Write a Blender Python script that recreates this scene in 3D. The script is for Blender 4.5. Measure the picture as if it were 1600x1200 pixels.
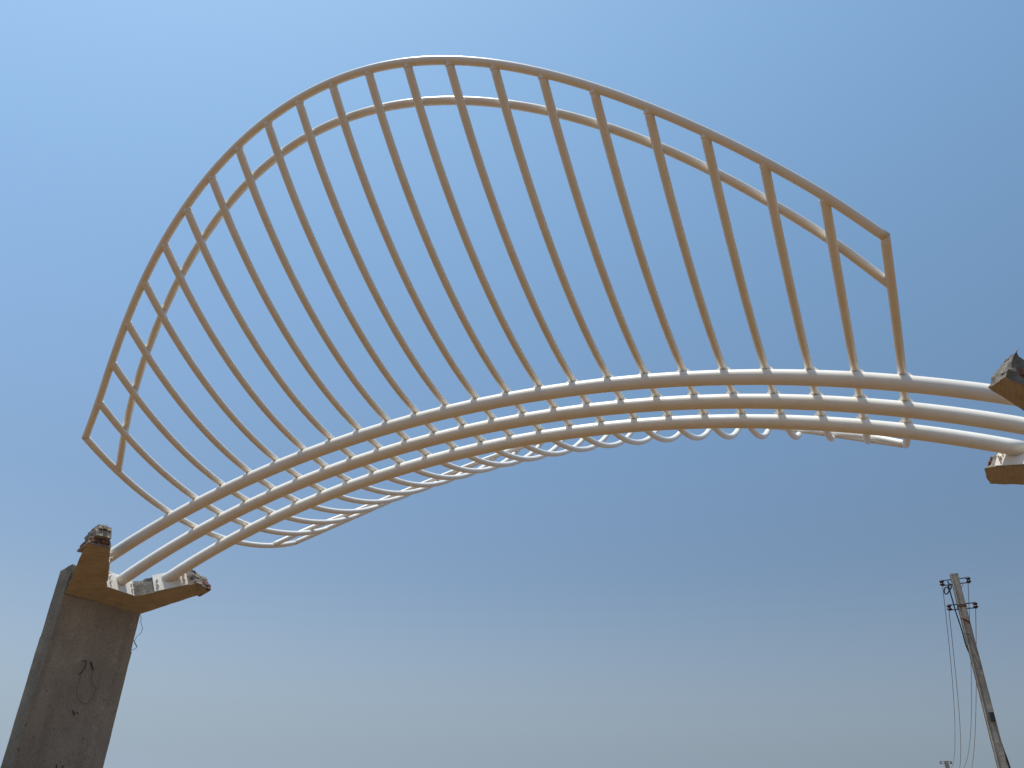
import bpy, bmesh, math, random
from mathutils import Vector, Matrix, noise

random.seed(7)
for o in list(bpy.data.objects):
    bpy.data.objects.remove(o, do_unlink=True)
scene = bpy.context.scene
COL = scene.collection

# ------------------------------------------------------------------ camera
CAM = Vector((0.0, 0.0, 1.6))
PITCH, ROLL, FPX = 0.47658, 0.03537, 1202.0          # focal length in pixels of a 1600 px wide frame
cR0, cU0, cF = Vector((1, 0, 0)), Vector((0, -math.sin(PITCH), math.cos(PITCH))), Vector((0, math.cos(PITCH), math.sin(PITCH)))
cR = cR0 * math.cos(ROLL) + cU0 * math.sin(ROLL)
cU = -cR0 * math.sin(ROLL) + cU0 * math.cos(ROLL)
cd = bpy.data.cameras.new('camera')
cam = bpy.data.objects.new('camera', cd)
COL.objects.link(cam)
cam.matrix_world = Matrix(((cR.x, cU.x, -cF.x, CAM.x), (cR.y, cU.y, -cF.y, CAM.y), (cR.z, cU.z, -cF.z, CAM.z), (0, 0, 0, 1)))
cd.sensor_width = 36.0
cd.lens = 36.0 * FPX / 1600.0
cd.clip_start = 0.05
cd.clip_end = 6000.0
scene.camera = cam

# gate directions: D runs along the gate to the right, NV is horizontal towards the viewer
PHI = -0.41543
D = Vector((math.cos(PHI), math.sin(PHI), 0))
NV = Vector((math.sin(PHI), -math.cos(PHI), 0))
ZV = Vector((0, 0, 1))

# ------------------------------------------------------------------ sun and sky
SUN_TILT, SUN_N = math.radians(11.0), 0.07
sunv = (-D * math.sin(SUN_TILT) + ZV * math.cos(SUN_TILT) + NV * SUN_N).normalized()
sd = bpy.data.lights.new('sun', 'SUN')
sd.energy = 5.0
sd.angle = math.radians(0.6)
sd.color = (1.0, 0.965, 0.90)
sun = bpy.data.objects.new('sun', sd)
COL.objects.link(sun)
sun.rotation_euler = (-sunv).to_track_quat('-Z', 'Y').to_euler()

world = bpy.data.worlds.new('World')
scene.world = world
world.use_nodes = True
nt = world.node_tree
nt.nodes.clear()
wo = nt.nodes.new('ShaderNodeOutputWorld')
bg = nt.nodes.new('ShaderNodeBackground')
sky = nt.nodes.new('ShaderNodeTexSky')
sky.sky_type = 'NISHITA'
sky.sun_disc = False
sky.sun_elevation = math.asin(sunv.z)
sky.sun_rotation = math.atan2(sunv.x, sunv.y)
sky.altitude = 0.0
sky.air_density = 1.5
sky.dust_density = 1.5
sky.ozone_density = 1.0
bg.inputs['Strength'].default_value = 0.15
# sky colour hand-graded by elevation all round, over a hazy horizon band
geo = nt.nodes.new('ShaderNodeTexCoord')
sep = nt.nodes.new('ShaderNodeSeparateXYZ')
nt.links.new(geo.outputs['Generated'], sep.inputs[0])
grade = nt.nodes.new('ShaderNodeValToRGB')
grade.color_ramp.interpolation = 'B_SPLINE'
stops = [(0.0, (0.72, 1.05, 1.50)), (0.045, (0.68, 0.92, 1.50)), (0.10, (0.63, 0.73, 1.08)), (0.18, (0.64, 0.69, 0.86)), (0.30, (0.70, 0.77, 0.90)),
         (0.42, (0.84, 0.96, 1.07)), (0.56, (0.97, 1.14, 1.22)), (0.69, (1.07, 1.30, 1.36)), (0.80, (1.10, 1.37, 1.42)), (1.0, (1.10, 1.37, 1.42))]
el = grade.color_ramp.elements
while len(el) < len(stops):
    el.new(0.5)
for e, (p, c) in zip(el, stops):
    e.position = p
    e.color = (c[0] * 1.02 / 1.5, c[1] * 1.05 / 1.5, c[2] * 1.05 / 1.5, 1)
mulc = nt.nodes.new('ShaderNodeMix')
mulc.data_type = 'RGBA'
mulc.blend_type = 'MULTIPLY'
mulc.inputs[0].default_value = 1.0
nt.links.new(sep.outputs['Z'], grade.inputs['Fac'])
nt.links.new(sky.outputs[0], mulc.inputs[6])
nt.links.new(grade.outputs['Color'], mulc.inputs[7])
hz = nt.nodes.new('ShaderNodeMapRange')
hz.interpolation_type = 'SMOOTHSTEP'
hz.inputs['From Min'].default_value = -0.02
hz.inputs['From Max'].default_value = 0.24
hz.inputs['To Min'].default_value = 1.0
hz.inputs['To Max'].default_value = 0.0
nt.links.new(sep.outputs['Z'], hz.inputs['Value'])
hmix = nt.nodes.new('ShaderNodeMix')
hmix.data_type = 'RGBA'
hmix.inputs[7].default_value = (1.95, 2.42, 2.96, 1)
nt.links.new(hz.outputs[0], hmix.inputs[0])
nt.links.new(mulc.outputs[2], hmix.inputs[6])
# sky colour also multiplied a little brighter on the sun's side (left) low down
def wmath(op, a, b):
    nd = nt.nodes.new('ShaderNodeMath')
    nd.operation = op
    for k, v in enumerate((a, b)):
        if isinstance(v, (int, float)):
            nd.inputs[k].default_value = v
        else:
            nt.links.new(v, nd.inputs[k])
    return nd.outputs[0]


side_f = wmath('SUBTRACT', 1.04, wmath('MULTIPLY', wmath('MULTIPLY', sep.outputs['X'], 0.34), wmath('SUBTRACT', 1.0, sep.outputs['Z'])))
smix = nt.nodes.new('ShaderNodeMix')
smix.data_type = 'RGBA'
smix.blend_type = 'MULTIPLY'
smix.inputs[0].default_value = 1.0
nt.links.new(hmix.outputs[2], smix.inputs[6])
nt.links.new(side_f, smix.inputs[7])
nt.links.new(smix.outputs[2], bg.inputs[0])
nt.links.new(bg.outputs[0], wo.inputs[0])

scene.view_settings.view_transform = 'Standard'
scene.view_settings.look = 'None'
scene.view_settings.exposure = 0.0
scene.view_settings.gamma = 1.0
scene.view_settings.use_curve_mapping = False
scene.cycles.caustics_reflective = False
scene.cycles.caustics_refractive = False
scene.cycles.blur_glossy = 1.0
scene.cycles.sample_clamp_indirect = 4.0
scene.cycles.use_denoising = True
scene.cycles.denoiser = 'OPENIMAGEDENOISE'
scene.cycles.denoising_input_passes = 'RGB_ALBEDO_NORMAL'
scene.cycles.denoising_prefilter = 'ACCURATE'
scene.render.resolution_x = 1024
scene.render.resolution_y = 768


# ------------------------------------------------------------------ materials
def new_mat(name):
    m = bpy.data.materials.new(name)
    m.use_nodes = True
    n = m.node_tree.nodes
    return m, n, m.node_tree.links, n['Principled BSDF']


def tex_noise(n, l, coord, scale, detail=6.0, rough=0.6, vec_scale=None):
    t = n.new('ShaderNodeTexNoise')
    t.inputs['Scale'].default_value = scale
    t.inputs['Detail'].default_value = detail
    t.inputs['Roughness'].default_value = rough
    src = coord
    if vec_scale:
        mp = n.new('ShaderNodeMapping')
        mp.inputs['Scale'].default_value = vec_scale
        l.new(coord, mp.inputs['Vector'])
        src = mp.outputs[0]
    l.new(src, t.inputs['Vector'])
    return t.outputs['Fac']


def ramp(n, l, fac, stops):
    r = n.new('ShaderNodeValToRGB')
    while len(r.color_ramp.elements) < len(stops):
        r.color_ramp.elements.new(0.5)
    for e, (p, c) in zip(r.color_ramp.elements, stops):
        e.position = p
        e.color = (c[0], c[1], c[2], 1)
    l.new(fac, r.inputs['Fac'])
    return r.outputs['Color']


def mixc(n, l, fac, a, b, mode='MIX'):
    m = n.new('ShaderNodeMix')
    m.data_type = 'RGBA'
    m.blend_type = mode
    for sock, v in ((m.inputs[0], fac), (m.inputs[6], a), (m.inputs[7], b)):
        if hasattr(v, 'is_linked'):
            l.new(v, sock)
        elif isinstance(v, (int, float)):
            sock.default_value = v
        else:
            sock.default_value = (v[0], v[1], v[2], 1)
    return m.outputs[2]


def bump(n, l, bsdf, height, strength, dist):
    b = n.new('ShaderNodeBump')
    b.inputs['Strength'].default_value = strength
    b.inputs['Distance'].default_value = dist
    l.new(height, b.inputs['Height'])
    l.new(b.outputs[0], bsdf.inputs['Normal'])


def mat_paint():
    m, n, l, b = new_mat('cream_white_paint')
    g = n.new('ShaderNodeNewGeometry').outputs['Position']
    f = tex_noise(n, l, g, 3.0, 5, 0.6)
    c = ramp(n, l, f, [(0.3, (0.72, 0.675, 0.60)), (0.6, (0.765, 0.73, 0.665)), (0.8, (0.74, 0.70, 0.625))])
    f2 = tex_noise(n, l, g, 22.0, 6, 0.7)
    dirt = ramp(n, l, f2, [(0.64, (0, 0, 0)), (0.85, (0.5, 0.5, 0.5))])
    c = mixc(n, l, dirt, c, (0.60, 0.53, 0.43))
    l.new(c, b.inputs['Base Color'])
    r = n.new('ShaderNodeMapRange')
    r.inputs['To Min'].default_value = 0.26
    r.inputs['To Max'].default_value = 0.40
    l.new(f2, r.inputs['Value'])
    l.new(r.outputs[0], b.inputs['Roughness'])
    b.inputs['Specular IOR Level'].default_value = 0.5
    return m


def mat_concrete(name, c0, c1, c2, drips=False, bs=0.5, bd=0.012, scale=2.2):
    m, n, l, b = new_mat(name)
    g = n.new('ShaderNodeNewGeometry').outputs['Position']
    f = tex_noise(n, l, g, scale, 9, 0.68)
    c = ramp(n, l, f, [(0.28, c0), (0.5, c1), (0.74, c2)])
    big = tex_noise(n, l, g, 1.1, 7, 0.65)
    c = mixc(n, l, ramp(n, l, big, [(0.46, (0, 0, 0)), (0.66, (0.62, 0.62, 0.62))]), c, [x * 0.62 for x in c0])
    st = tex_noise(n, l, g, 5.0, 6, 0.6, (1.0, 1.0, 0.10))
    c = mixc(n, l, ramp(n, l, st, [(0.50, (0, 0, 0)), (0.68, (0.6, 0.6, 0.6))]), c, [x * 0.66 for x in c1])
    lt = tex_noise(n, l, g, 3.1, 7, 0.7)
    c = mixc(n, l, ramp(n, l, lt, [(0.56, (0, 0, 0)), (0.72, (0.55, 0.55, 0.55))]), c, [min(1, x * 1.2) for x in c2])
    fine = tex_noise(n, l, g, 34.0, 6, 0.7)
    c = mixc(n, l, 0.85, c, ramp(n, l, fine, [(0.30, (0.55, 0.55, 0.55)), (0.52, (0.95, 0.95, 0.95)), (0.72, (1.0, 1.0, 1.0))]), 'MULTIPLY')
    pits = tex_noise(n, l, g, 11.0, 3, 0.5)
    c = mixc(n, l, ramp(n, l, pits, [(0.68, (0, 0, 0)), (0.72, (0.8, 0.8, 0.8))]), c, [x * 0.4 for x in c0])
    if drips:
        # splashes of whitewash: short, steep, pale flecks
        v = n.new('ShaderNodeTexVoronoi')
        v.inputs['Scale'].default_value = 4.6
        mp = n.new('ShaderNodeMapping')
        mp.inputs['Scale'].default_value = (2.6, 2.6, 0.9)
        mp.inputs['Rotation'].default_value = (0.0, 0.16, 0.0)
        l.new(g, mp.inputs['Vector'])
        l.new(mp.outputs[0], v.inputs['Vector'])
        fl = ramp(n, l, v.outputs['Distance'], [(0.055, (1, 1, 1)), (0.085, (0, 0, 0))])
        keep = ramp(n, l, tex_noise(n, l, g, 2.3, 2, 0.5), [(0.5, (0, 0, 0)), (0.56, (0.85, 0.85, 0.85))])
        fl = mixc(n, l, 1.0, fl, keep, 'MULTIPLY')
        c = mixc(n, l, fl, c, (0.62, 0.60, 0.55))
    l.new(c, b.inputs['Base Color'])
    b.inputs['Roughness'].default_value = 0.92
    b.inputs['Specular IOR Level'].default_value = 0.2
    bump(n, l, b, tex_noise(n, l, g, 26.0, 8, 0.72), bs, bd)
    return m


def mat_soffit():
    # underside cast against boards: board marks along the gate, browner and lighter than the collar walls
    m, n, l, b = new_mat('board_marked_concrete')
    g = n.new('ShaderNodeNewGeometry').outputs['Position']
    f = tex_noise(n, l, g, 5.0, 8, 0.7)
    c = ramp(n, l, f, [(0.3, (0.25, 0.205, 0.145)), (0.5, (0.37, 0.305, 0.22)), (0.72, (0.46, 0.385, 0.285))])
    mp = n.new('ShaderNodeMapping')
    mp.inputs['Rotation'].default_value = (0, 0, 0.5)
    l.new(g, mp.inputs['Vector'])
    gr = tex_noise(n, l, mp.outputs[0], 6.0, 6, 0.65, (14.0, 0.8, 3.0))
    c = mixc(n, l, 0.45, c, ramp(n, l, gr, [(0.35, (0.22, 0.175, 0.12)), (0.6, (0.45, 0.37, 0.265))]))
    l.new(c, b.inputs['Base Color'])
    b.inputs['Roughness'].default_value = 0.9
    b.inputs['Specular IOR Level'].default_value = 0.2
    bump(n, l, b, gr, 0.25, 0.006)
    return m


def mat_simple(name, c, rough=0.6, metal=0.0, var=0.25, scale=30.0, bs=0.2, bd=0.003):
    m, n, l, b = new_mat(name)
    g = n.new('ShaderNodeNewGeometry').outputs['Position']
    f = tex_noise(n, l, g, scale, 6, 0.65)
    cc = ramp(n, l, f, [(0.3, [x * (1 - var) for x in c]), (0.7, [min(1, x * (1 + var)) for x in c])])
    l.new(cc, b.inputs['Base Color'])
    b.inputs['Roughness'].default_value = rough
    b.inputs['Metallic'].default_value = metal
    bump(n, l, b, f, bs, bd)
    return m


def mat_ground():
    m, n, l, b = new_mat('dry_sandy_soil')
    g = n.new('ShaderNodeNewGeometry').outputs['Position']
    f = tex_noise(n, l, g, 0.12, 8, 0.65)
    c = ramp(n, l, f, [(0.3, (0.112, 0.066, 0.030)), (0.5, (0.143, 0.086, 0.041)), (0.72, (0.175, 0.108, 0.055))])
    f2 = tex_noise(n, l, g, 3.0, 8, 0.7)
    c = mixc(n, l, 0.4, c, ramp(n, l, f2, [(0.3, (0.094, 0.054, 0.024)), (0.7, (0.193, 0.119, 0.062))]))
    l.new(c, b.inputs['Base Color'])
    b.inputs['Roughness'].default_value = 0.95
    b.inputs['Specular IOR Level'].default_value = 0.1
    bump(n, l, b, f2, 0.5, 0.05)
    return m


PAINT = mat_paint()
CONC = mat_concrete('pillar_concrete', (0.27, 0.23, 0.18), (0.35, 0.30, 0.237), (0.415, 0.36, 0.287), drips=True, bs=0.35, bd=0.008)
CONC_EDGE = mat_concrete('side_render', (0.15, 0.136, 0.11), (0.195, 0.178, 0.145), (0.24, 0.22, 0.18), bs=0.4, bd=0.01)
RUBBLE = mat_concrete('broken_concrete', (0.16, 0.14, 0.12), (0.27, 0.245, 0.215), (0.40, 0.375, 0.34), bs=0.9, bd=0.03, scale=9.0)
SOFFIT = mat_soffit()
BRICK = mat_simple('red_clay_brick', (0.16, 0.075, 0.055), 0.95, 0, 0.45, 22, 0.6, 0.012)
BRICK_GREY = mat_simple('mortar_covered_brick', (0.25, 0.215, 0.18), 0.95, 0, 0.35, 22, 0.6, 0.012)
STEEL = mat_simple('galvanised_bolt_steel', (0.55, 0.53, 0.49), 0.45, 0.3, 0.2, 40)
IRON = mat_simple('dark_iron', (0.022, 0.018, 0.022), 0.6, 0.2, 0.3, 40)
RUST = mat_simple('rusty_iron', (0.10, 0.04, 0.024), 0.9, 0.0, 0.4, 40)
PORC = mat_simple('brown_glazed_porcelain', (0.035, 0.016, 0.014), 0.25, 0.0, 0.2, 20)
CABLE = mat_simple('black_cable_sheath', (0.018, 0.018, 0.02), 0.55, 0.0, 0.2, 20)
ALU = mat_simple('weathered_aluminium_wire', (0.19, 0.19, 0.19), 0.6, 0.2, 0.2, 20)
TIE = mat_simple('rusted_tie_wire', (0.03, 0.022, 0.018), 0.8, 0.1, 0.3, 40)
POLEC = mat_concrete('pole_concrete', (0.27, 0.24, 0.20), (0.37, 0.33, 0.275), (0.46, 0.415, 0.35), bs=0.4, bd=0.006, scale=5.0)
SOIL = mat_ground()


# ------------------------------------------------------------------ helpers
def link(name, me, mat=None, parent=None, smooth=False):
    o = bpy.data.objects.new(name, me)
    COL.objects.link(o)
    if mat is not None:
        for mm in (mat if isinstance(mat, (list, tuple)) else [mat]):
            me.materials.append(mm)
    if parent is not None:
        o.parent = parent
        o.matrix_parent_inverse = Matrix.Translation(-parent.location)
    if smooth:
        for p in me.polygons:
            p.use_smooth = True
    return o


def thing(name, label, cat, loc, group=None):
    o = bpy.data.objects.new(name, None)
    COL.objects.link(o)
    o.location = loc
    o.empty_display_size = 0.2
    o['label'] = label
    o['category'] = cat
    if group:
        o['group'] = group
    return o


def sweep_mesh(name, pts, rad, sides=16, n0=None, n1=None, caps=True, hint=None):
    """Round tube along pts; n0 / n1 are the normals of the (mitred) end planes."""
    pts = [Vector(p) for p in pts]
    n = len(pts)
    tan = []
    for i in range(n):
        t = (pts[min(i + 1, n - 1)] - pts[max(i - 1, 0)]).normalized()
        tan.append(t)
    a = Vector(hint) if hint is not None else (Vector((0, 0, 1)) if abs(tan[0].z) < 0.9 else Vector((1, 0, 0)))
    u = (a - tan[0] * a.dot(tan[0])).normalized()
    vs, fs = [], []
    for i in range(n):
        t = tan[i]
        u = (u - t * u.dot(t)).normalized()
        w = t.cross(u)
        r = rad[i] if isinstance(rad, (list, tuple)) else rad
        for k in range(sides):
            an = 2 * math.pi * k / sides
            off = u * math.cos(an) * r + w * math.sin(an) * r
            nn = n0 if i == 0 else (n1 if i == n - 1 else None)
            if nn is not None:
                off = off - t * (off.dot(nn) / t.dot(nn))
            vs.append(pts[i] + off)
    for i in range(n - 1):
        for k in range(sides):
            k2 = (k + 1) % sides
            fs.append((i * sides + k, i * sides + k2, (i + 1) * sides + k2, (i + 1) * sides + k))
    nside = len(fs)
    if caps:
        fs.append(tuple(reversed(range(sides))))
        fs.append(tuple(range((n - 1) * sides, n * sides)))
    me = bpy.data.meshes.new(name)
    me.from_pydata([tuple(v) for v in vs], [], fs)
    me.update()
    for i, p in enumerate(me.polygons):
        p.use_smooth = i < nside
    return me


def box_mesh(name, c, ax, ay, az, hx, hy, hz, bev=0.0, jit=0.0):
    """Box with centre c, axes and half sizes, optional bevel and corner jitter."""
    bm = bmesh.new()
    vs = []
    for sx in (-1, 1):
        for sy in (-1, 1):
            for sz in (-1, 1):
                j = Vector((random.uniform(-jit, jit), random.uniform(-jit, jit), random.uniform(-jit, jit)))
                vs.append(bm.verts.new(c + ax * hx * sx + ay * hy * sy + az * hz * sz + j))
    for f in ((0, 1, 3, 2), (4, 6, 7, 5), (0, 4, 5, 1), (2, 3, 7, 6), (0, 2, 6, 4), (1, 5, 7, 3)):
        bm.faces.new([vs[i] for i in f])
    bmesh.ops.recalc_face_normals(bm, faces=bm.faces)
    if bev > 0:
        bmesh.ops.bevel(bm, geom=list(bm.edges), offset=bev, segments=1, affect='EDGES', profile=0.6)
    me = bpy.data.meshes.new(name)
    bm.to_mesh(me)
    bm.free()
    return me


def rock_mesh(name, c, ax, ay, az, hx, hy, hz, cuts=3, amp=0.02, seed=0.0, freq=7.0):
    """Block with subdivided, noise-broken faces."""
    bm = bmesh.new()
    vs = []
    for sx in (-1, 1):
        for sy in (-1, 1):
            for sz in (-1, 1):
                vs.append(bm.verts.new(c + ax * hx * sx + ay * hy * sy + az * hz * sz))
    for f in ((0, 1, 3, 2), (4, 6, 7, 5), (0, 4, 5, 1), (2, 3, 7, 6), (0, 2, 6, 4), (1, 5, 7, 3)):
        bm.faces.new([vs[i] for i in f])
    bmesh.ops.recalc_face_normals(bm, faces=bm.faces)
    bmesh.ops.subdivide_edges(bm, edges=list(bm.edges), cuts=cuts, use_grid_fill=True)
    sv = Vector((seed, seed * 1.7, -seed))
    for v in bm.verts:
        v.co += noise.noise_vector(v.co * freq + sv) * amp + noise.noise_vector(v.co * freq * 3 + sv) * amp * 0.4
    me = bpy.data.meshes.new(name)
    bm.to_mesh(me)
    bm.free()
    return me


def ray_dir(px, py):
    return ((px - 800) * cR - (py - 600) * cU + FPX * cF).normalized()


def catmull(P, per=8):
    P = [Vector(p) for p in P]
    Q = [2 * P[0] - P[1]] + P + [2 * P[-1] - P[-2]]
    out = []
    for i in range(1, len(Q) - 2):
        for j in range(per):
            t = j / per
            a, b, c, d = Q[i - 1], Q[i], Q[i + 1], Q[i + 2]
            out.append(0.5 * ((2 * b) + (c - a) * t + (2 * a - 5 * b + 4 * c - d) * t * t + (3 * b - a - 3 * c + d) * t ** 3))
    out.append(P[-1])
    return out


# ------------------------------------------------------------------ ground
def ground_z(x, y):
    r = math.hypot(x, y)
    fall = max(0.0, r - 32.0)
    z = -fall * 0.028 if fall < 60 else -1.68 - (fall - 60) * 0.016
    return z + 0.05 * noise.noise(Vector((x * 0.15, y * 0.15, 0))) * min(1.0, r / 6)


def build_ground():
    rings = [0.0] + [0.8 * 1.13 ** i for i in range(62)]
    seg = 72
    vs, fs = [(0, 0, ground_z(0, 0))], []
    for r in rings[1:]:
        for k in range(seg):
            a = 2 * math.pi * k / seg
            x, y = r * math.cos(a), r * math.sin(a)
            vs.append((x, y, ground_z(x, y)))
    for k in range(seg):
        fs.append((0, 1 + k, 1 + (k + 1) % seg))
    for i in range(1, len(rings) - 1):
        for k in range(seg):
            a, b = 1 + (i - 1) * seg, 1 + i * seg
            fs.append((a + k, b + k, b + (k + 1) % seg, a + (k + 1) % seg))
    me = bpy.data.meshes.new('ground')
    me.from_pydata(vs, [], fs)
    o = link('ground', me, SOIL, smooth=True)
    o['kind'] = 'structure'


build_ground()

# ------------------------------------------------------------------ gate arch: measured curves
CEN = Vector((-0.1789, 10.6151, 4.8014)) + CAM
TM, K, K2, K3 = 0.05548, 0.05645, 5e-06, 0.000159
R, BL, LEAN = 6.8396, 0.0787, 0.0097
RT, RR = 0.098, 0.0475
TUBE_A = [0.1218, 0.034, -0.0641]
S = [-5.5582, -5.0326, -4.5087, -3.9885, -3.4735, -2.9643, -2.4608, -1.9626, -1.4689, -0.9785, -0.4901, -0.0022, 0.4865, 0.9773, 1.4714, 1.9694, 2.4718, 2.9784, 3.4883, 4.0, 4.5112, 5.0187, 5.5182]
TW0, TW1 = 0.0082, -0.063
NEAR = [0.4131, 0.4652, 0.5218, 0.5771, 0.6277, 0.6721, 0.7097, 0.7406, 0.7649, 0.7827, 0.794, 0.7987, 0.7966, 0.7875, 0.7712, 0.748, 0.7181, 0.6821, 0.6407, 0.5945, 0.5433, 0.4863, 0.4204]
INN = [0.3038, 0.3811, 0.448, 0.5076, 0.5608, 0.608, 0.6485, 0.682, 0.7081, 0.7264, 0.7371, 0.7403, 0.7365, 0.7261, 0.7094, 0.6866, 0.6576, 0.622, 0.5793, 0.5289, 0.4705, 0.4044, 0.332]


def theta(s):
    return TM - K * s - K2 * s * s - K3 * s ** 3


_ST = 0.01
_cx, _cz = {0: 0.0}, {0: 0.0}
for sign in (1, -1):
    x = z = 0.0
    for i in range(1, 1200):
        sm = sign * (i - 0.5) * _ST
        x += sign * _ST * math.cos(theta(sm))
        z += sign * _ST * math.sin(theta(sm))
        _cx[sign * i], _cz[sign * i] = x, z


def frame(s):
    q = s / _ST
    i = math.floor(q)
    f = q - i
    x = _cx[i] * (1 - f) + _cx[i + 1] * f
    z = _cz[i] * (1 - f) + _cz[i + 1] * f
    t = theta(s) * BL
    return CEN + D * x + ZV * z, -D * math.sin(t) + ZV * math.cos(t)


def rib_pt(i, a, off=0.0):
    p, e = frame(S[i])
    w = TW0 + TW1 * (i - 11) / 11.0
    nr = NV * math.cos(w) + D * math.sin(w)
    return p + nr * ((R + off) * math.sin(a)) + e * (R - (R + off) * math.cos(a))


def tube_pt(k, s):
    p, e = frame(s)
    a, off = TUBE_A[k], RR + RT
    return p + NV * ((R + off) * math.sin(a)) + e * (R - (R + off) * math.cos(a))


def tangent(s):
    return D * math.cos(theta(s)) + ZV * math.sin(theta(s))


# ends: local frames of the two pillar heads (t points from the pillar into the gate)
def head_frame(side):
    if side < 0:
        th, s = 0.49, -6.9667
        t = D * math.cos(th) + ZV * math.sin(th)
    else:
        th, s = -0.42, 6.97
        t = -D * math.cos(th) - ZV * math.sin(th)
    m = NV.cross(t)
    if m.z < 0:
        m = -m
    return tube_pt(1, s) - m * 0.22, t, m


# outline of the C-shaped head in (n, t): outer corners, inner corners, arm tips
HEAD = {
    -1: dict(no=(1.49, 0.74), ni=(1.09, 0.78), bo=(0.79, -0.47), co=(-0.79, -0.53), bi=(0.33, -0.11), ci=(-0.29, -0.15), fo=(-1.43, 0.52), fi=(-0.97, 0.57), H=0.30),
    1: dict(no=(1.50, 0.595), ni=(1.205, 0.715), bo=(0.79, -0.5), co=(-0.79, -0.5), bi=(0.33, -0.13), ci=(-0.31, -0.13), fo=(-1.50, 0.42), fi=(-1.00, 0.54), H=0.35),
}


def build_pillar(side, label):
    Q, t, m = head_frame(side)
    h = HEAD[side]
    P = lambda c, up=0.0: Q + NV * c[0] + t * c[1] + m * up
    foot = P(h['bo']).lerp(P(h['co']), 0.5)
    inward = D if side < 0 else -D
    face_d = foot.dot(inward)
    base = Vector((foot.x, foot.y, 0)) - inward * 0.13
    root = thing('gate_pillar', label, 'pillar', base)
    # --- shaft: three lifts of concrete with slightly stepped faces
    zt = P(h['bo']).z + 0.47
    zj = P(h['bo']).z - 0.66
    lifts = [(-0.35, zj, 0.0, 0.0), (zj, zt, -0.012, 0.006)]
    for (z0, z1, dn, dd) in lifts:
        bm = bmesh.new()
        nx, ny, nz = 12, 3, max(3, int((z1 - z0) / 0.12))
        w2, th = 0.79 + dn, 0.245
        top = z1 >= zt - 1e-6

        def pos(i, j, k):
            a = -w2 + 2 * w2 * i / nx
            b = -dd - th * j / ny * (1.0)
            z = z0 + (z1 - z0) * k / nz - (0.02 if (k == 0 and not z0 < 0) else 0)
            if top and k == nz:
                z += -0.10 * (j / ny) - 0.03 * abs(noise.noise(Vector((a * 4, b * 9, side * 3))))
            p = Vector((foot.x, foot.y, 0)) + NV * a + inward * b + ZV * z
            amp = 0.006
            edge = (i in (0, nx)) and (j in (0, ny))
            if edge:
                amp = 0.007
            if top and k == nz:
                amp = 0.03
            return p + noise.noise_vector(p * 5.0) * amp
        grid = {}
        for i in range(nx + 1):
            for j in range(ny + 1):
                for k in range(nz + 1):
                    if i in (0, nx) or j in (0, ny) or k in (0, nz):
                        grid[i, j, k] = bm.verts.new(pos(i, j, k))
        for i in range(nx):
            for k in range(nz):
                for j in (0, ny):
                    f = bm.faces.new([grid[i, j, k], grid[i + 1, j, k], grid[i + 1, j, k + 1], grid[i, j, k + 1]])
                    f.material_index = 0
        for j in range(ny):
            for k in range(nz):
                for i in (0, nx):
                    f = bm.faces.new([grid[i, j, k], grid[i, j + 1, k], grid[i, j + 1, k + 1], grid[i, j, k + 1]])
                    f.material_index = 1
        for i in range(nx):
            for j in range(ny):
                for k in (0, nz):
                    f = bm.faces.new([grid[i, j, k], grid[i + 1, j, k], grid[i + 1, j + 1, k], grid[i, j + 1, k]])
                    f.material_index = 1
        bmesh.ops.recalc_face_normals(bm, faces=bm.faces)
        me = bpy.data.meshes.new('concrete_lift')
        bm.to_mesh(me)
        bm.free()
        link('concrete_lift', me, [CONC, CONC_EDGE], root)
    # --- head: C-shaped collar lying in the plane of the tubes, open towards the gate
    cut = 0.05 if side < 0 else 0.0

    def trim(inner, outer, tip):
        return (tip[0] - (tip[0] - inner[0]) * cut, tip[1] - (tip[1] - inner[1]) * cut)
    outer = [trim(h['bo'], 0, h['no']), h['bo'], h['co'], trim(h['co'], 0, h['fo'])]
    inner = [trim(h['bi'], 0, h['ni']), h['bi'], h['ci'], trim(h['ci'], 0, h['fi'])]
    cnt = (18, 16, 18)
    cols = []
    for sgm in range(3):
        for j in range(cnt[sgm] + (1 if sgm == 2 else 0)):
            f = j / cnt[sgm]
            o2 = (outer[sgm][0] + (outer[sgm + 1][0] - outer[sgm][0]) * f, outer[sgm][1] + (outer[sgm + 1][1] - outer[sgm][1]) * f)
            i2 = (inner[sgm][0] + (inner[sgm + 1][0] - inner[sgm][0]) * f, inner[sgm][1] + (inner[sgm + 1][1] - inner[sgm][1]) * f)
            lean = 1.0 if sgm == 0 else max(0.0, 1.0 - f * 4) if sgm == 1 else 0.0
            low = 0.0
            if side > 0 and sgm == 2:
                low = 0.50 * min(1.0, f * 3)
            cols.append((o2, i2, lean, low, sgm, f))
    NW, NH = 7, 6
    bm = bmesh.new()
    loops = []
    last = len(cols) - 1
    for j, (o2, i2, lean, low, sgm, f) in enumerate(cols):
        tf = 1.0 if j in (0, last) else (0.35 if j in (1, last - 1) else 0.0)
        grid = {}
        for a_ in range(NW + 1):
            for k in range(NH + 1):
                fa = a_ / NW                                  # 0 outer, 1 inner
                up = h['H'] * k / NH * (1 - low)
                c = (o2[0] + (i2[0] - o2[0]) * fa, o2[1] + (i2[1] - o2[1]) * fa)
                p = P(c, up) - (NV * 0.75 - t * 0.25) * (0.17 * lean * (1 - fa) * k / NH)
                amp = 0.004 + (0.05 if side > 0 else 0.028) * tf
                if k == NH:
                    amp += 0.024
                if k == 0:
                    amp = 0.006 + 0.014 * tf
                v = noise.noise_vector(p * 6.5) * amp + noise.noise_vector(p * 17.0) * amp * 0.6
                if side > 0 and tf:
                    v -= t * (0.10 * k / NH * tf)           # broken back towards the top
                grid[a_, k] = p + v
        loops.append(grid)
    V = {}
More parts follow.
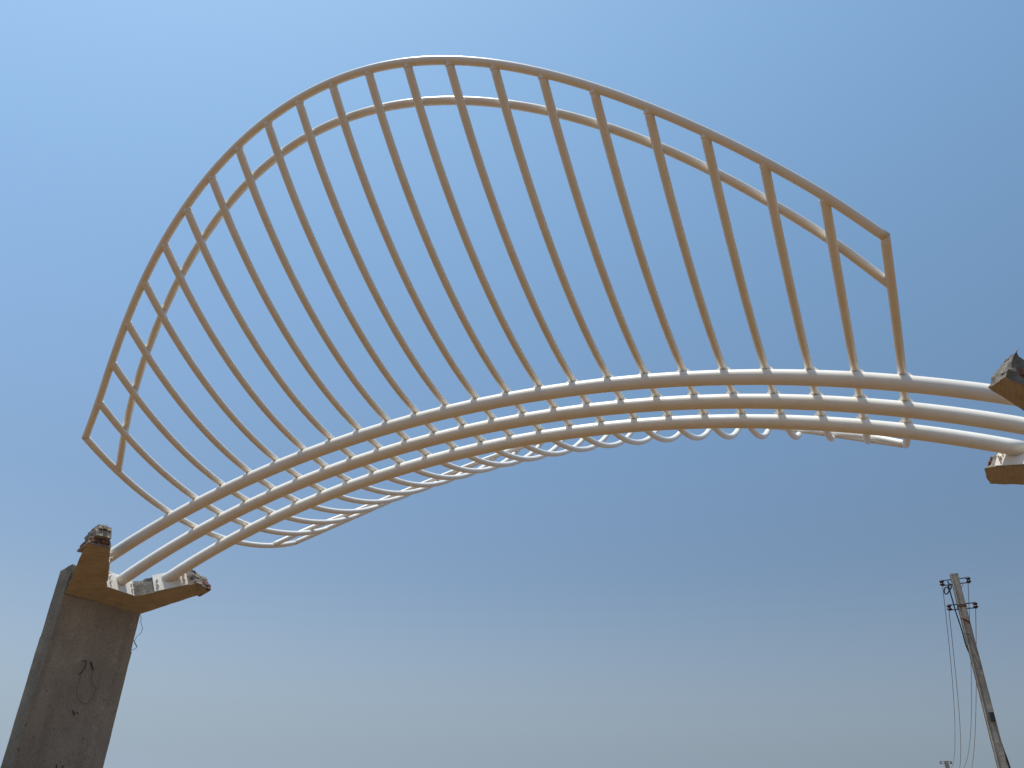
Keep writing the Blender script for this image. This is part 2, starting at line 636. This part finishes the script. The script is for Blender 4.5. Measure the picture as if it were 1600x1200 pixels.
    for j in range(last + 1):
        for (a_, k), p in loops[j].items():
            if j in (0, last) or a_ in (0, NW) or k in (0, NH):
                V[j, a_, k] = bm.verts.new(p)
    for j in range(last):
        for a_ in range(NW):
            for k in (0, NH):
                fc = bm.faces.new([V[j, a_, k], V[j, a_ + 1, k], V[j + 1, a_ + 1, k], V[j + 1, a_, k]])
                fc.material_index = 0 if k == 0 else 1
        for k in range(NH):
            for a_ in (0, NW):
                fc = bm.faces.new([V[j, a_, k], V[j, a_, k + 1], V[j + 1, a_, k + 1], V[j + 1, a_, k]])
                fc.material_index = 1
    for j in (0, last):
        for a_ in range(NW):
            for k in range(NH):
                fc = bm.faces.new([V[j, a_, k], V[j, a_ + 1, k], V[j, a_ + 1, k + 1], V[j, a_, k + 1]])
                fc.material_index = 1
    bmesh.ops.recalc_face_normals(bm, faces=bm.faces)
    me = bpy.data.meshes.new('collar')
    bm.to_mesh(me)
    bm.free()
    collar = link('collar', me, [SOFFIT, RUBBLE], root)
    # --- broken brick courses at the arm tips
    def tips(inner, outer, base_i, base_o, rows_, lean):
        i3, o3 = P(inner), P(outer)
        wdir = (o3 - i3)
        W = wdir.length
        wdir.normalize()
        out = ((i3 + o3) / 2 - (P(base_i) + P(base_o)) / 2)
        out = (out - m * out.dot(m))
        out = (out - wdir * out.dot(wdir)).normalized()
        H = h['H']
        for r, (h0, h1, prot0, red, cuts_) in enumerate(rows_):
            up = H * (h0 + h1) / 2
            Wr = W - (0.045 + lean * (h0 + h1) / 2 if lean else 0.03)
            edges = [0.0] + list(cuts_) + [1.0]
            for q in range(len(edges) - 1):
                a0, a1 = edges[q] + 0.006, edges[q + 1] - 0.006
                prot = prot0 + random.uniform(-0.022, 0.014)
                ln = 0.12
                c = i3 + wdir * Wr * (a0 + a1) / 2 + m * up + out * (prot - ln)
                me = rock_mesh('brick', c, wdir, out, m, Wr * (a1 - a0) / 2, ln, H * (h1 - h0) / 2, 2, 0.013, seed=r * 3.1 + q * 7.7 + side, freq=13)
                link('brick', me, BRICK if q in red else BRICK_GREY, collar)
    if side < 0:
        tips(h['ni'], h['no'], h['bi'], h['bo'],
             [(0.03, 0.13, -0.03, (), (0.55,)), (0.15, 0.36, -0.005, (0, 1), (0.46,)), (0.39, 0.76, 0.05, (), (0.62,)), (0.78, 1.04, 0.085, (), (0.36, 0.7))], 0.15)
        tips(h['fi'], h['fo'], h['ci'], h['co'],
             [(0.01, 0.19, 0.015, (2,), (0.35, 0.75)), (0.21, 0.39, -0.005, (1,), (0.5,)), (0.41, 0.60, -0.03, (0, 2), (0.3, 0.66)), (0.62, 0.80, -0.05, (1,), (0.55,)), (0.82, 1.0, -0.08, (), (0.4,))], 0.0)
    else:
        i3, o3 = P((1.19, 0.57), 0.15), P((1.42, 0.49), 0.15)
        me = rock_mesh('brick', i3.lerp(o3, 0.45), (o3 - i3).normalized(), t, m, 0.10, 0.07, 0.04, 2, 0.014, 3.0, 12)
        link('brick', me, BRICK, collar)
        me = rock_mesh('brick', P((-1.28, 0.45), 0.20), NV, t, m, 0.10, 0.05, 0.035, 2, 0.014, 5.0, 12)
        link('brick', me, BRICK, collar)
    # --- loose tie wires on the inner face and at the far edge
    if side < 0:
        def face_pt(px, py, out=0.012):
            v = ray_dir(px, py)
            k = (face_d + out - CAM.dot(inward)) / v.dot(inward)
            return CAM + v * k
        loops = [
            ([(129, 1033), (134.5, 1033.5), (133, 1043), (128, 1050), (123, 1053.5)], 0.0055),
            ([(128, 1050), (124, 1062), (120, 1080), (123, 1092), (129, 1099), (137, 1099), (145, 1091), (150, 1077), (154, 1075)], 0.0022),
            ([(142, 1034), (144, 1041), (146, 1046)], 0.010),
            ([(146, 1046), (143.5, 1058), (145, 1070), (150, 1075)], 0.0026),
            ([(113.5, 1110), (117, 1117)], 0.008),
            ([(120, 1113), (122, 1115)], 0.006),
            ([(89, 1194), (87.5, 1202)], 0.007),
            ([(98.5, 1196), (97.5, 1203)], 0.008),
        ]
        for path, rad in loops:
            pp = [face_pt(x, y, 0.012 + 0.01 * random.random()) for x, y in path]
            link('tie_wire', sweep_mesh('tie_wire', catmull(pp, 5) if len(pp) > 2 else pp, rad, 6), TIE, root)
        edge = [(217, 958), (220.5, 964), (220, 972), (222.5, 982), (219, 990), (213, 996), (210, 1004), (214, 1011)]
        pp = [face_pt(x, y, -0.05) for x, y in edge]
        link('tie_wire', sweep_mesh('tie_wire', catmull(pp, 6), 0.0042, 6), TIE, root)
        pp = [face_pt(x, y, -0.05) for x, y in ((205, 1016), (209.5, 1014.5), (214, 1011), (212.5, 1007), (208, 999))]
        link('tie_wire', sweep_mesh('tie_wire', catmull(pp, 5), 0.0045, 6), TIE, root)
    return root


build_pillar(-1, 'grey concrete gate pillar with broken brick-tipped collar, under the left end of the arch')
build_pillar(1, 'concrete gate pillar at the right frame edge, only broken collar tips in view')

# ------------------------------------------------------------------ gate arch
arch = thing('gate_arch', 'cream white tubular steel gate arch with leaf shaped fan of curved ribs', 'gate arch',
             CEN - ZV * 0.2)


def wall_line(side, k):
    """Plane (point, normal into the gate) of the head wall that tube k lands on."""
    Q, t, m = head_frame(side)
    h = HEAD[side]
    P = lambda c: Q + NV * c[0] + t * c[1]
    a, b = {0: (h['bi'], h['ni']), 1: (h['bi'], h['ci']), 2: (h['ci'], h['fi'])}[k]
    a, b = P(a), P(b)
    w = (b - a).normalized()
    nrm = w.cross(m).normalized()
    if nrm.dot(t) < 0:
        nrm = -nrm
    return a, b, w, m, nrm, h['H']


ends = {}
for k in range(3):
    lim = []
    for side in (-1, 1):
        a, b, w, m, nrm, H = wall_line(side, k)
        s = side * 5.8
        while (tube_pt(k, s) - a).dot(nrm) > 0.012 and abs(s) < 8.5:
            s += side * 0.005
        lim.append((s, nrm))
        hit = tube_pt(k, s)
        ends[side, k] = (hit, a, b, w, m, nrm, H)
    s0, s1 = lim[0][0], lim[1][0]
    N = 110
    pts = [tube_pt(k, s0 + (s1 - s0) * i / N) for i in range(N + 1)]
    link('main_tube', sweep_mesh('main_tube', pts, RT, 40, n0=lim[0][1], n1=lim[1][1]), PAINT, arch)

# flange plates bolted to the head walls
for (side, k), (hit, a, b, w, m, nrm, H) in ends.items():
    along = (hit - a).dot(w)
    L = (b - a).length
    if k == 1:
        lo, hi = 0.012, L - 0.012
    else:
        lo, hi = max(0.12, along - 0.27), min(L - 0.10, along + 0.27)
    up0, up1 = 0.006, (0.27 if side > 0 else H + 0.03)
    c = a + w * (lo + hi) / 2 + m * (up0 + up1) / 2 + nrm * 0.010
    pl = link('flange_plate', box_mesh('flange_plate', c, w, m, nrm, (hi - lo) / 2, (up1 - up0) / 2, 0.008, 0.003), PAINT, arch)
    for ww in (lo + 0.065, hi - 0.05):
        for uu in (0.115, 0.215):
            p = a + w * ww + m * uu + nrm * 0.018
            bm = bmesh.new()
            Mx = Matrix((( w.x, m.x, nrm.x, p.x), (w.y, m.y, nrm.y, p.y), (w.z, m.z, nrm.z, p.z), (0, 0, 0, 1)))
            bmesh.ops.create_cone(bm, cap_ends=True, segments=6, radius1=0.021, radius2=0.021, depth=0.022, matrix=Mx @ Matrix.Translation((0, 0, 0.011)))
            bmesh.ops.create_cone(bm, cap_ends=True, segments=10, radius1=0.011, radius2=0.010, depth=0.05, matrix=Mx @ Matrix.Translation((0, 0, 0.025)))
            me = bpy.data.meshes.new('bolt')
            bm.to_mesh(me)
            bm.free()
            link('bolt', me, PAINT, pl)

# ribs: arcs lying across the three tubes, rising to both sides
rib_hint = ZV
near_tip = [rib_pt(i, NEAR[i]) for i in range(23)]
far_tip = [rib_pt(i, -NEAR[i] + 2 * LEAN) for i in range(23)]
near_rim = catmull(near_tip, 10)
far_rim = catmull(far_tip, 10)
for i in range(23):
    a0, a1 = -NEAR[i] + 2 * LEAN, NEAR[i]
    N = 80
    pts = [rib_pt(i, a0 + (a1 - a0) * j / N) for j in range(N + 1)]
    n0 = n1 = None
    if i in (0, 22):
        rt = (near_rim[1] - near_rim[0]).normalized() if i == 0 else (near_rim[-2] - near_rim[-1]).normalized()
        it = (pts[-2] - pts[-1]).normalized()
        n1 = (it - rt).normalized()
        rt = (far_rim[1] - far_rim[0]).normalized() if i == 0 else (far_rim[-2] - far_rim[-1]).normalized()
        it = (pts[1] - pts[0]).normalized()
        n0 = (it - rt).normalized()
        if i == 0:
            mit_near0, mit_far0 = n1, n0
        else:
            mit_near1, mit_far1 = n1, n0
    rib = link('rib', sweep_mesh('rib', pts, RR, 32, n0=n0, n1=n1), PAINT, arch)
    for e0, e1 in ((pts[-1], pts[-2]), (pts[0], pts[1])):
        if i in (0, 22):
            break
        ax_ = (e1 - e0).normalized()
        c_ = e0 + ax_ * (RR * 0.92)
        me = sweep_mesh('weld_bead', [c_ - ax_ * 0.014, c_ - ax_ * 0.006, c_ + ax_ * 0.006, c_ + ax_ * 0.014], [RR * 0.98, RR * 1.13, RR * 1.11, RR * 0.98], 16, caps=False)
        link('weld_bead', me, PAINT, rib)
    # saddle: half-round cleat welded between tube and rib on either side
    for k in range(3):
        a = TUBE_A[k]
        top = tube_pt(k, S[i] + 0.0) + (rib_pt(i, a) - tube_pt(k, S[i])).normalized() * RT
        tg = tangent(S[i])
        up = (rib_pt(i, a) - tube_pt(k, S[i]))
        up = (up - tg * up.dot(tg)).normalized()
        cr = tg.cross(up).normalized()
        bm = bmesh.new()
        prof = []
        for j in range(9):
            an = math.pi * j / 8
            prof.append((math.cos(an) * 0.088, max(0, math.sin(an)) * 0.058))
        prof = [(-0.088, -0.03)] + list(reversed(prof)) + [(0.088, -0.03)]
        for sgn in (-1, 1):
            pass
        fa = [bm.verts.new(top + tg * x + up * y + cr * 0.024) for x, y in prof]
        fb_ = [bm.verts.new(top + tg * x + up * y - cr * 0.024) for x, y in prof]
        bm.faces.new(fa)
        bm.faces.new(list(reversed(fb_)))
        for j in range(len(prof)):
            j2 = (j + 1) % len(prof)
            bm.faces.new([fa[j2], fa[j], fb_[j], fb_[j2]])
        bmesh.ops.recalc_face_normals(bm, faces=bm.faces)
        me = bpy.data.meshes.new('saddle_cleat')
        bm.to_mesh(me)
        bm.free()
        link('saddle_cleat', me, PAINT, rib)

link('edge_rim', sweep_mesh('edge_rim', near_rim, RR, 32, n0=mit_near0, n1=mit_near1), PAINT, arch)
link('edge_rim', sweep_mesh('edge_rim', far_rim, RR, 32, n0=mit_far0, n1=mit_far1), PAINT, arch)
off = -2 * RR * 0.86
eo = lambda i: off * (0.12 if i in (0, 22) else 1.0)
nin = catmull([rib_pt(i, INN[i], eo(i)) for i in range(23)], 10)
fin = catmull([rib_pt(i, -INN[i] + 2 * LEAN, eo(i)) for i in range(23)], 10)
link('stiffening_rail', sweep_mesh('stiffening_rail', nin, RR, 32), PAINT, arch)
link('stiffening_rail', sweep_mesh('stiffening_rail', fin, RR, 32), PAINT, arch)


# ------------------------------------------------------------------ utility poles
def lathe_mesh(name, c, axis, prof, seg=14):
    axis = axis.normalized()
    a = Vector((1, 0, 0)) if abs(axis.x) < 0.8 else Vector((0, 1, 0))
    u = (a - axis * a.dot(axis)).normalized()
    w = axis.cross(u)
    vs, fs = [], []
    for (r, h) in prof:
        for k in range(seg):
            an = 2 * math.pi * k / seg
            vs.append(tuple(c + axis * h + u * r * math.cos(an) + w * r * math.sin(an)))
    n = len(prof)
    for i in range(n - 1):
        for k in range(seg):
            k2 = (k + 1) % seg
            fs.append((i * seg + k, i * seg + k2, (i + 1) * seg + k2, (i + 1) * seg + k))
    fs.append(tuple(reversed(range(seg))))
    fs.append(tuple(range((n - 1) * seg, n * seg)))
    me = bpy.data.meshes.new(name)
    me.from_pydata(vs, [], fs)
    for p in me.polygons:
        p.use_smooth = len(p.vertices) == 4
    return me


INS_PROF = [(0.02, -0.062), (0.05, -0.06), (0.062, -0.05), (0.062, -0.03), (0.048, -0.02), (0.040, -0.012), (0.036, 0.0), (0.040, 0.012), (0.048, 0.02), (0.060, 0.03), (0.060, 0.05), (0.048, 0.06), (0.02, 0.062)]


def pole(label, top, bottom, wt, wb, yaw, arms, detail=True):
    base = Vector((bottom.x, bottom.y, ground_z(bottom.x, bottom.y)))
    root = thing('utility_pole', label, 'utility pole', base, 'utility poles carrying the overhead wires')
    ax = (top - bottom).normalized()
    # carry the shaft down below the soil
    bot = bottom
    view = Vector((top.x - CAM.x, top.y - CAM.y, 0)).normalized()
    right = Vector((view.y, -view.x, 0))
    fx = (right * math.cos(yaw) + view * math.sin(yaw))
    fx = (fx - ax * fx.dot(ax)).normalized()
    fy = ax.cross(fx)
    bm = bmesh.new()
    L = (top - bot).length
    n = 36 if detail else 8
    rows = []
    for i in range(n + 1):
        f = i / n
        c = bot.lerp(top, f)
        w = wb + (wt - wb) * f
        ch = 0.022
        loop = []
        for sx, sy in ((-1, -1), (1, -1), (1, 1), (-1, 1)):
            cs = [(sx * (w - (ch if sx * sy > 0 else 0)), sy * (w - (0 if sx * sy > 0 else ch))), (sx * (w - (0 if sx * sy > 0 else ch)), sy * (w - (ch if sx * sy > 0 else 0)))]
            for (x, y) in cs:
                p = c + fx * x + fy * y
                p += noise.noise_vector(p * 4.0) * 0.006
                loop.append(bm.verts.new(p))
        rows.append(loop)
    for i in range(n):
        for k in range(8):
            bm.faces.new([rows[i][k], rows[i][(k + 1) % 8], rows[i + 1][(k + 1) % 8], rows[i + 1][k]])
    bm.faces.new(rows[n])
    bmesh.ops.recalc_face_normals(bm, faces=bm.faces)
    me = bpy.data.meshes.new('pole_shaft')
    bm.to_mesh(me)
    bm.free()
    link('pole_shaft', me, POLEC, root)
    spots = []
    for (down, left, rgt, tilt) in arms:
        c = top - ax * down
        w = wb + (wt - wb) * (1 - down / L)
        adir = (right + ZV * tilt).normalized()
        front = -view
        # clamp band round the shaft
        me = bpy.data.meshes.new('clamp_band')
        bm = bmesh.new()
        for z in (-0.035, 0.035):
            for sx, sy in ((-1, -1), (1, -1), (1, 1), (-1, 1)):
                bm.verts.new(c + fx * sx * (w + 0.008) + fy * sy * (w + 0.008) + ax * z)
        bm.verts.ensure_lookup_table()
        v = bm.verts
        for k in range(4):
            bm.faces.new([v[k], v[(k + 1) % 4], v[4 + (k + 1) % 4], v[4 + k]])
        bm.to_mesh(me)
        bm.free()
        if down > 0.5:
            link('clamp_band', me, RUST, root)
        for sgn, reach in ((-1, left), (1, rgt)):
            e = c + adir * sgn * reach
            br = None
            bmx = bmesh.new()
            for z in (-0.068, 0.068):
                p0 = c + adir * sgn * (w * 0.6) + ax * z * 0.9
                p1 = e + adir * sgn * 0.03 + ZV * z
                tmp = sweep_mesh('strap', [p0, p1], 0.014, 6)
                bmx.from_mesh(tmp)
                bpy.data.meshes.remove(tmp)
            tmp = sweep_mesh('pin', [e - ZV * 0.095, e + ZV * 0.095], 0.010, 6)
            bmx.from_mesh(tmp)
            bpy.data.meshes.remove(tmp)
            me = bpy.data.meshes.new('bracket')
            bmx.to_mesh(me)
            bmx.free()
            br = link('bracket', me, IRON, root)
            link('insulator', lathe_mesh('insulator', e, ZV, INS_PROF), PORC, br)
            spots.append(e)
    return root, spots, ax, right, view, fx, fy


DP = 24.0


def at_dist(px, py, dist):
    v = ray_dir(px, py)
    return CAM + v * (dist / math.hypot(v.x, v.y))


ptop = at_dist(1490, 897, DP)
pq = at_dist(1566.5, 1199, DP)
pax = (ptop - pq).normalized()
pbot = pq - pax * ((pq.z + 0.5) / pax.z)
wm = 0.092
p1, sp1, ax, rgt, view, fx, fy = pole('leaning square concrete utility pole, the near tall one with two pairs of insulators',
                                      ptop, pbot, wm, 0.118, 0.15, [(0.20, 0.33, 0.31, 0.045), (0.86, 0.30, 0.32, 0.03)])

# smaller fittings on the near pole
def on_pole(px, py, towards=0.0):
    """Point on the vertical plane through the pole, seen at a pixel, moved towards the viewer."""
    v = ray_dir(px, py)
    nrm = -view
    k = (ptop - CAM).dot(nrm) / v.dot(nrm)
    return CAM + v * k - view * towards


hook = [on_pole(1503, 966, 0.14), on_pole(1508, 969, 0.16), on_pole(1514, 973, 0.17), on_pole(1515.5, 976, 0.17)]
link('rusty_hook', sweep_mesh('rusty_hook', hook, [0.03, 0.035, 0.025, 0.012], 8), RUST, p1)
link('rusty_hook', sweep_mesh('rusty_hook', [on_pole(1506, 990, 0.13), on_pole(1514, 992.5, 0.15)], 0.012, 6), RUST, p1)
link('cable_clamp', box_mesh('cable_clamp', on_pole(1550.5, 1120, 0.10), rgt, ax, view, 0.055, 0.11, 0.06, 0.012), IRON, p1)
cb = [(1481, 909), (1483, 914), (1481.5, 918), (1482.5, 922), (1486, 921), (1486.5, 916), (1484.5, 913.5), (1483, 917), (1483.5, 922), (1482, 927), (1478.5, 929.5), (1475.8, 926), (1476.5, 920.5), (1480, 918.5), (1483.5, 921.5), (1486, 930), (1489.5, 942), (1494, 958), (1499.5, 974), (1504, 988), (1507, 1000), (1511, 1012), (1519, 1028), (1528, 1044)]
pp = [on_pole(x, y, (0.10 if i < 19 else 0.10 - 0.07 * (i - 18)) + 0.012 * math.sin(i)) for i, (x, y) in enumerate(cb)]
link('service_cable', sweep_mesh('service_cable', catmull(pp, 5), 0.017, 7), CABLE, p1)
pp = [on_pole(x, y, 0.02) for x, y in ((1549, 1112), (1552, 1130), (1557, 1145), (1562, 1155), (1568, 1172), (1574, 1188), (1579, 1204), (1584, 1220))]
link('service_cable', sweep_mesh('service_cable', catmull(pp, 5), 0.022, 7), CABLE, p1)
pp = [on_pole(x, y, 0.0) for x, y in ((1530, 1048), (1536, 1062), (1542, 1077), (1545.5, 1090), (1546, 1102))]
link('service_cable', sweep_mesh('service_cable', catmull(pp, 5), 0.008, 6), CABLE, p1)
pp = [on_pole(x, y, 0.0) for x, y in ((1505, 911), (1503, 917), (1501, 924))]
link('service_cable', sweep_mesh('service_cable', pp, 0.006, 6), ALU, p1)

# far pole further along the line
DF = 62.0
ftop = at_dist(1478.0, 1189.0, DF)
fq = at_dist(1481.6, 1203.0, DF)
fax = (ftop - fq).normalized()
fbot = fq - fax * 3.0
p2, sp2, *_ = pole('small distant utility pole just showing above the bottom frame edge', ftop, fbot, 0.115, 0.13, 0.1,
                   [(0.10, 0.33, 0.28, 0.03), (0.80, 0.30, 0.30, 0.02)], detail=False)

# four bare wires from the near pole's insulators to the far pole, hanging slack
names = ['bare overhead wire from the upper left insulator', 'bare overhead wire from the upper right insulator',
         'bare overhead wire from the lower left insulator', 'bare overhead wire from the lower right insulator']
for a, b, lab, sag, sway in zip(sp1, sp2, names, (1.9, 2.0, 1.85, 1.8), (0.16, 0.02, 0.16, 0.02)):
    pts = []
    for i in range(61):
        f = (i / 60.0) ** 1.6
        p = a.lerp(b, f)
        p.z -= sag * 4 * f * (1 - f)
        p += rgt * (sway * math.sin(math.pi * f)) + rgt * 0.012 * math.sin(9 * f + sag * 40)
        pts.append(p)
    me = sweep_mesh('overhead_wire', pts, 0.0085, 6)
    o = link('overhead_wire', me, ALU)
    o['label'] = lab + ' of the near pole'
    o['category'] = 'wire'
    o['group'] = 'bare wires strung between the poles'
